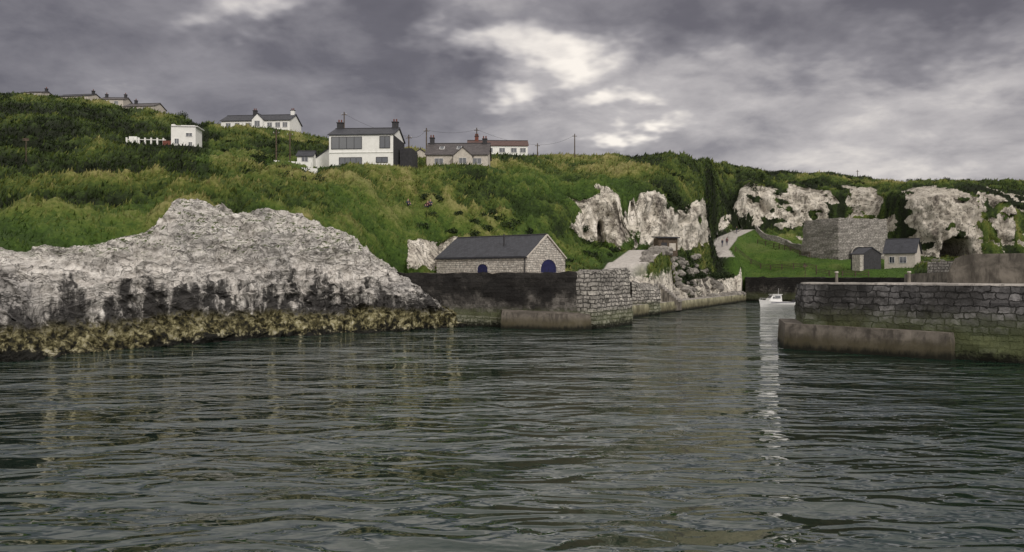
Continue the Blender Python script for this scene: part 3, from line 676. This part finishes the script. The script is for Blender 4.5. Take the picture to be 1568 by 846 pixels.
cottage('hilltop_cottage',178,166,206,6,6,1.6,2.6,4,M['cream'],M['slate_g'],2,(-.8,.8))
cottage('hilltop_cottage',222,175,200,8,6,1.3,2.5,-6,M['cream'],M['slate_g'],2,(-.6,))
cottage('hilltop_cottage',60,153,214,5,6,1.2,2.0,0,M['cream'],M['slate_g'],1,(.8,))
cottage('garden_shed',470,250,122,2.4,2.4,.9,1.7,0,M['white'],M['slate'],1,())
cottage('garden_shed',645,247,140,2.4,3,.9,1.9,90,M['cream'],M['slate_g'],0,())
for k,(u,v,d,L) in enumerate(((448,258,116,5.5),(470,261,114,3))):
    p=S(u,v,d); box('garden_wall',(p.x,p.y,gz(p.x,p.y)+.1),(L,.35,1.0),M['white'],None,rot=(0,.06,0))

kz=[(64.6,173.5),(68.7,165),(81.2,170),(78,181)]
kl=empty('lime_kiln')
prism('kiln_body',kz,3,[17.2,17.3,17.3,17.5],M['kiln'],kl,batter=1.1,step=.8,rough=.24,topjit=.25)
def lerp(a,b_,s): return (a[0]*(1-s)+b_[0]*s,a[1]*(1-s)+b_[1]*s)
rzk=math.atan2(5,12.5)
sub=archdoor(kl,'draw_arch',0,0,4.2,4.6,0,M['grey'],M['lime_b'],rot=((73.4,165.55,6.6),rzk))  # near-black flat panel paints the shade inside the open arch
ds=empty('dark_store',(SX(1326,153),153,6.0),math.radians(20))
gable(ds,'main',3.0,4.6,3.2,4.4,M['grey'],M['slate'],z0=-1.5,over=.15,axis='y'); box('white_flank',(-1.7-.9,-.6,1.5),(.9,2.0,3.2),M['lime'],ds)
vs_=empty('slate_roofed_shed',(SX(1382,157),157,6.6),math.radians(-38))
gable(vs_,'main',5.6,5.0,3.1,5.7,M['cream'],M['slate'],z0=-1.5,over=.3); window(vs_,'window',.6,1.6,1.2,1.2,-2.5); window(vs_,'window_b',-1.4,1.6,.9,1.2,-2.5)
def draped(name,pts,h,th,mat,step=.8,par=None):
    P2=[]
    for a,b_ in zip(pts[:-1],pts[1:]):
        k=max(1,int(math.dist(a,b_)/step)); P2+=[lerp(a,b_,i/k) for i in range(k)]
    P2.append(pts[-1]); v=[];f=[]
    for i,p in enumerate(P2):
        a=P2[max(0,i-1)];b_=P2[min(len(P2)-1,i+1)]; tx,ty=b_[0]-a[0],b_[1]-a[1]; l=math.hypot(tx,ty); ox,oy=-ty/l*th/2,tx/l*th/2
        z=gz(*p); j=.1*fb(Vector((p[0],p[1],0)))
        v+=[(p[0]-ox,p[1]-oy,z-1),(p[0]+ox,p[1]+oy,z-1),(p[0]+ox,p[1]+oy,z+h+j),(p[0]-ox,p[1]-oy,z+h+j)]
    for i in range(len(P2)-1):
        k=4*i
        for a,b_ in((0,1),(1,2),(2,3),(3,0)): f.append((k+a,k+b_,k+4+b_,k+4+a))
    f+=[(0,1,2,3),(len(v)-4,len(v)-3,len(v)-2,len(v)-1)]
    return mk(name,v,f,mat,par)
uvd=lambda l:[(SX(u,d),d) for u,d in l]
draped('terrace_stone_wall',uvd([(1158,196),(1180,193),(1205,190),(1238,180)]),1.3,.7,M['kiln'])
draped('lane_stone_wall',uvd([(1398,158),(1430,154),(1500,150),(1580,148)]),1.3,.6,M['kiln'])
def fence(name,pts,h=1.15,step=2.0):
    e=empty(name); P2=[]
    for a,b_ in zip(pts[:-1],pts[1:]):
        k=max(1,int(math.dist(a,b_)/step)); P2+=[lerp(a,b_,i/k) for i in range(k)]
    P2.append(pts[-1]); prev=None
    for i,p in enumerate(P2):
        z=gz(*p); box(f'post_{i}',(p[0],p[1],z+h/2-.1),(.17,.17,h+.2),M['wood'],e)
        if prev:
            for r_ in(.45,.8,1.08): tube(f'rail_{i}_{r_}',(prev[0],prev[1],prev[2]+r_*h/1.15),(p[0],p[1],z+r_*h/1.15),.06,.06,M['wood'],e,4)
        prev=(p[0],p[1],z)
fence('wooden_fence',uvd([(1126,172),(1150,171),(1180,167),(1215,162),(1250,158)]))
fence('wooden_fence',uvd([(1160,186),(1185,181),(1210,175),(1240,170)]))
fence('wooden_fence',uvd([(1250,155),(1290,150),(1330,147)]))
hx,hy=SX(1019,119),119; hz=gz(hx,hy)
hut=empty('quayside_hut',(hx,hy,hz),.15)
box('hut_walls',(0,0,.9),(3.0,2.2,2.8),M['wood'],hut); box('hut_roof',(0,-.1,2.4),(3.5,2.8,.16),M['grey'],hut,rot=(.08,0,0))
box('hut_door',(-.6,-1.12,.6),(.9,.05,1.9),M['dframe'],hut); box('hut_noticeboard',(.7,-1.13,.9),(1.0,.06,1.1),M['cream'],hut)
def torus(name,loc,R,r,mat,par=None,rx=math.pi/2):
    v=[];f=[];n,m_=20,8
    for i in range(n):
        for j in range(m_):
            a=2*math.pi*i/n;b_=2*math.pi*j/m_; v.append(((R+r*math.cos(b_))*math.cos(a),(R+r*math.cos(b_))*math.sin(a),r*math.sin(b_)))
    for i in range(n):
        for j in range(m_): f.append((i*m_+j,((i+1)%n)*m_+j,((i+1)%n)*m_+(j+1)%m_,i*m_+(j+1)%m_))
    return mk(name,v,f,mat,par,smooth=True,loc=loc,rot=(rx,0,0))
lb=empty('lifebuoy_station',(SX(1038,117),117,gz(SX(1038,117),117)))
tube('stand_post',(0,0,-.3),(0,0,1.9),.06,.06,M['wood'],lb); torus('lifebuoy',(0,-.12,1.35),.30,.08,M['orange'],lb)
def pole(u,d,h,z=None):
    x=SX(u,d); zz=gz(x,d) if z is None else z; e=empty('utility_pole',(x,d,zz)); tube('shaft',(0,0,-.5),(0,0,h),.13,.09,M['wood'],e); box('crossarm',(0,0,h-.5),(1.0,.08,.10),M['wood'],e)
    for s in(-.4,0,.4): tube(f'insulator_{s}',(s,0,h-.45),(s,0,h-.28),.04,.03,M['frame'],e,6)
    return Vector((x,d,zz+h-.3))
pl=[pole(423,118,5),pole(444,124,5.5),pole(527,140,8),pole(653,133,6.5),pole(823,158,3.5),pole(880,165,5.0),pole(1313,254,2.5),pole(626,126,6),pole(730,152,6.5)]
for k,(a,b_) in enumerate(((pl[2],pl[7]),(pl[7],pl[3]),(pl[3],pl[8]),(pl[4],pl[5]),(pl[8],pl[4]))):
    cu=bpy.data.curves.new('overhead_wire','CURVE'); cu.dimensions='3D'; cu.bevel_depth=.018; s_=cu.splines.new('POLY'); s_.points.add(12)
    for i in range(13):
        q=a.lerp(b_,i/12); s_.points[i].co=(q.x,q.y,q.z-1.2*4*(i/12)*(1-i/12)*.5,1)
    o=bpy.data.objects.new('overhead_wire',cu); scene.collection.objects.link(o); cu.materials.append(M['dframe'])
for u,n in((1281,6.2),(1392,6.8)):
    s_=sfor(u,n); p=along(A,s_,n); e=empty('mooring_post',(p[0],p[1],4.5)); tube('post',(0,0,0),(0,0,.75),.11,.10,M['conc_mid'],e,10); tube('cap',(0,0,.75),(0,0,.84),.14,.12,M['cream'],e,10)
for u,d,h in((1233,152,2.2),(40,100,3)):
    x=SX(u,d); e=empty('signpost',(x,d,gz(x,d))); tube('post',(0,0,-.3),(0,0,h),.06,.05,M['wood'],e); box('board',(0,-.06,h-.2),(.8,.05,.35),M['wood'],e)

# ================= boat =================
bo=empty('motor_boat',(SX(1190,128),128,0),math.radians(12))
Lh=5.4; st=14; v=[];f=[]
for i in range(st+1):
    t_=i/st; x=Lh*(.5-t_)
    w=.98*(1-max(0,(t_-.35)/.65)**2.3)+.02; sh=.75+.45*t_**2; kl_=-.25+.35*max(0,t_-.75)**1.2*3
    x_=x-(.3*t_**3)
    v+=[(x_-.25*t_**2,-w,sh),(x_-.1*t_**2,-w*.9,.35+.1*t_),(x_,-w*.55,-.05),(x_,0,kl_),(x_,w*.55,-.05),(x_-.1*t_**2,w*.9,.35+.1*t_),(x_-.25*t_**2,w,sh)]
for i in range(st):
    for j in range(6): k=7*i+j; f.append((k,k+1,k+8,k+7))
    f.append((7*i,7*i+6,7*i+13,7*i+7)) if i>5 else None
f.append(tuple(range(7)))
mk('hull',v,f,M['boatw'],bo,smooth=False)
box('cockpit_floor',(1.3,0,.35),(2.3,1.6,.06),M['cream'],bo)
cab=[(-1.9,-.62,.9),(.5,-.72,.85),(.5,.72,.85),(-1.9,.62,.9),(-1.0,-.52,1.95),(.4,-.6,1.95),(.4,.6,1.95),(-1.0,.52,1.95)]
mk('wheelhouse',cab,BF,M['boatw'],bo); box('wheelhouse_roof',(-.3,0,2.0),(1.75,1.4,.08),M['boatw'],bo)
box('side_window',(-.25,-.675,1.58),(.9,.06,.42),M['glass'],bo,rot=(-.1,0,0)); box('side_window_b',(-.95,-.64,1.5),(.3,.06,.3),M['glass'],bo,rot=(-.1,0,0)); box('windscreen',(-1.33,0,1.6),(.05,.9,.45),M['glass'],bo,rot=(0,.7,0))
box('rubbing_strake',(.4,-1.0,.72),(4.2,.05,.07),M['blue'],bo); box('outboard_engine',(2.95,0,.75),(.4,.4,.8),M['dframe'],bo); box('outboard_leg',(3.0,0,.1),(.2,.15,.8),M['grey'],bo)
tube('mast',(.2,0,2.0),(.25,0,3.0),.03,.02,M['frame'],bo)
for k in range(5):
    x=-1.7-k*.35; w=.8-.17*k
    tube(f'rail_post_{k}',(x,-w,.9),(x,-w,1.35),.015,.015,M['frame'],bo,5)
tube('bow_rail',(-1.7,-.8,1.35),(-3.1,-.12,1.4),.02,.02,M['frame'],bo,5); tube('bow_rail_b',(-1.7,.8,1.35),(-3.1,.12,1.4),.02,.02,M['frame'],bo,5)

# ================= people =================
POSE={'stand':{'pel':(0,0,.95),'che':(0,0,1.35),'nec':(0,0,1.5),'hea':(0,0,1.66),'top':(0,0,1.76),'sl':(-.19,0,1.43),'el':(-.25,.02,1.13),'wl':(-.24,-.1,.88),'hl':(-.24,-.13,.8),
 'hpl':(-.1,0,.9),'kl':(-.12,-.05,.5),'al':(-.12,.03,.09),'tl':(-.13,-.14,.04)},
 'sit':{'pel':(0,0,.12),'che':(0,.05,.52),'nec':(0,.03,.67),'hea':(0,-.02,.83),'top':(0,-.03,.93),'sl':(-.19,.03,.6),'el':(-.27,-.12,.38),'wl':(-.18,-.36,.36),'hl':(-.14,-.42,.38),
 'hpl':(-.1,-.02,.12),'kl':(-.14,-.42,.42),'al':(-.13,-.62,.06),'tl':(-.13,-.78,.03)}}
def person(loc,rz,pose,jacket):
    Pz=POSE[pose]; names=['pel','che','nec','hea','top']; co=[Pz[n] for n in names]; R_=[.15,.16,.06,.105,.07]; E=[(0,1),(1,2),(2,3),(3,4)]; tag=[1,1,3,3,4]
    for s in(1,-1):
        k=len(co)
        for n,r,tg in(('sl',.075,1),('el',.05,1),('wl',.035,1),('hl',.04,3)): q=Pz[n]; co.append((q[0]*s,q[1],q[2])); R_.append(r); tag.append(tg)
        E+=[(1,k),(k,k+1),(k+1,k+2),(k+2,k+3)]; k=len(co)
        for n,r,tg in(('hpl',.1,2),('kl',.065,2),('al',.045,2),('tl',.04,4)): q=Pz[n]; co.append((q[0]*s,q[1],q[2])); R_.append(r); tag.append(tg)
        E+=[(0,k),(k,k+1),(k+1,k+2),(k+2,k+3)]
    me=bpy.data.meshes.new('fig'); me.from_pydata(co,E,[]); o=bpy.data.objects.new('fig',me); scene.collection.objects.link(o)
    o.modifiers.new('Skin','SKIN'); sd=o.modifiers.new('S','SUBSURF'); sd.levels=1
    sk=me.skin_vertices[0].data
    for i,r in enumerate(R_): sk[i].radius=(r,r*.85)
    sk[0].use_root=True
    dg=bpy.context.evaluated_depsgraph_get(); m2=bpy.data.meshes.new_from_object(o.evaluated_get(dg)); bpy.data.objects.remove(o)
    for q in(M[jacket],M[jacket],M['jeans'],M['skin'],M['hair']): m2.materials.append(q)
    cv=[Vector(c) for c in co]
    for p in m2.polygons:
        i=min(range(len(cv)),key=lambda i:(cv[i]-p.center).length-R_[i]*.6); p.material_index=tag[i]; p.use_smooth=True
    ob=bpy.data.objects.new('person',m2); scene.collection.objects.link(ob); ob.location=loc; ob.rotation_euler=(0,0,rz)
for u,d,pose,j,rz in((625,101,'sit','jacket',.5),(655,103,'sit','jacket2',-.3),(659,103.6,'sit','jacket',.2),(1106,175,'stand','jacket',.4),(1113,176,'stand','jacket2',2.9),(1128,190,'stand','jacket',1.2)):
    x=SX(u,d); person((x,d,gz(x,d)+.05),rz,pose,j)

# ================= world =================
w=bpy.data.worlds.new('World'); scene.world=w; w.use_nodes=True; t=NT(w.node_tree); bgn=w.node_tree.nodes['Background']; bgn.inputs['Strength'].default_value=.1
sky=t.node('ShaderNodeTexSky'); sky.sky_type='NISHITA'; sky.sun_disc=False
sd=Vector((.38,-.72,.52)).normalized(); sky.sun_elevation=math.asin(sd.z); sky.sun_rotation=math.atan2(sd.x,sd.y)
tc=t.node('ShaderNodeTexCoord'); dirv=t.vm('NORMALIZE',tc.outputs['Generated'])
sx=t.node('ShaderNodeSeparateXYZ'); t.l.new(dirv,sx.inputs[0]); X,Y,Zc=sx.outputs
zz=t.math('ADD',t.math('MAXIMUM',Zc,0),.26)
cb=t.node('ShaderNodeCombineXYZ'); t.put(cb.inputs[0],t.math('DIVIDE',X,zz)); t.put(cb.inputs[1],t.math('DIVIDE',Y,zz))
pj=cb.outputs[0]
n1=t.noise(pj,1.3,6,.52,.35); n2=t.noise(pj,4.6,5,.6,.25)
warp=t.vm('ADD',dirv,t.vm('SCALE',t.vm('SUBTRACT',t.noise(pj,2.9,4,.6,col=True),(.5,.5,.5)),.22))
acc=t.math('ADD',t.math('MULTIPLY',t.math('SUBTRACT',n1,.5),.9),t.math('MULTIPLY',t.math('SUBTRACT',n2,.5),.5))
LB=[(735,58,80,38,.55),(885,88,88,44,.52),(765,148,42,26,.36),(955,178,52,24,.40),(375,8,70,32,.46),(1230,200,480,130,.30),(1050,110,200,80,.08),(750,-190,900,130,.36),
 (600,20,120,50,-.20),(1480,20,230,55,-.26),(1090,60,120,35,-.12),(640,130,90,50,-.10)]
for u,v_,ru,rv,am in LB:
    d0=Vector(((u-784)/1200,1,(423-v_)/1200)).normalized()
    q=t.vm('MULTIPLY',t.vm('SUBTRACT',warp,tuple(d0)),(1200/(ru*1.7),1200/(ru*1.7),1200/(rv*1.7)))
    g=t.rng(t.vm('LENGTH',q),0,1,am,0)
    acc=t.math('ADD',acc,g)
back=t.rng(Y,.3,-.4,0,.46); up=t.rng(Zc,.31,.7,0,.45)
acc=t.math('ADD',acc,t.math('ADD',.37,t.math('ADD',back,up)))
cl=t.ramp(acc,[(0,(.095,.088,.104)),(.28,(.145,.136,.156)),(.5,(.275,.26,.28)),(.70,(.52,.49,.49)),(.95,(1.0,.93,.85))])
cs=t.vm('SCALE',cl,10.)
mx=t.mix(.04,cs,sky.outputs[0]); t.put(bgn.inputs['Color'],mx)
sl=bpy.data.lights.new('sun','SUN'); sl.energy=1.5; sl.angle=math.radians(10); sl.color=(1,.94,.86); so=bpy.data.objects.new('sun',sl); scene.collection.objects.link(so); so.rotation_euler=(-sd).to_track_quat('-Z','Y').to_euler()

# ================= camera =================
cd=bpy.data.cameras.new('camera'); cd.lens=36*1200/1568; cd.sensor_width=36; cd.clip_end=6000; cd.clip_start=.5
co_=bpy.data.objects.new('camera',cd); scene.collection.objects.link(co_); co_.location=(0,0,EYE); co_.rotation_euler=(math.radians(90),0,0); scene.camera=co_
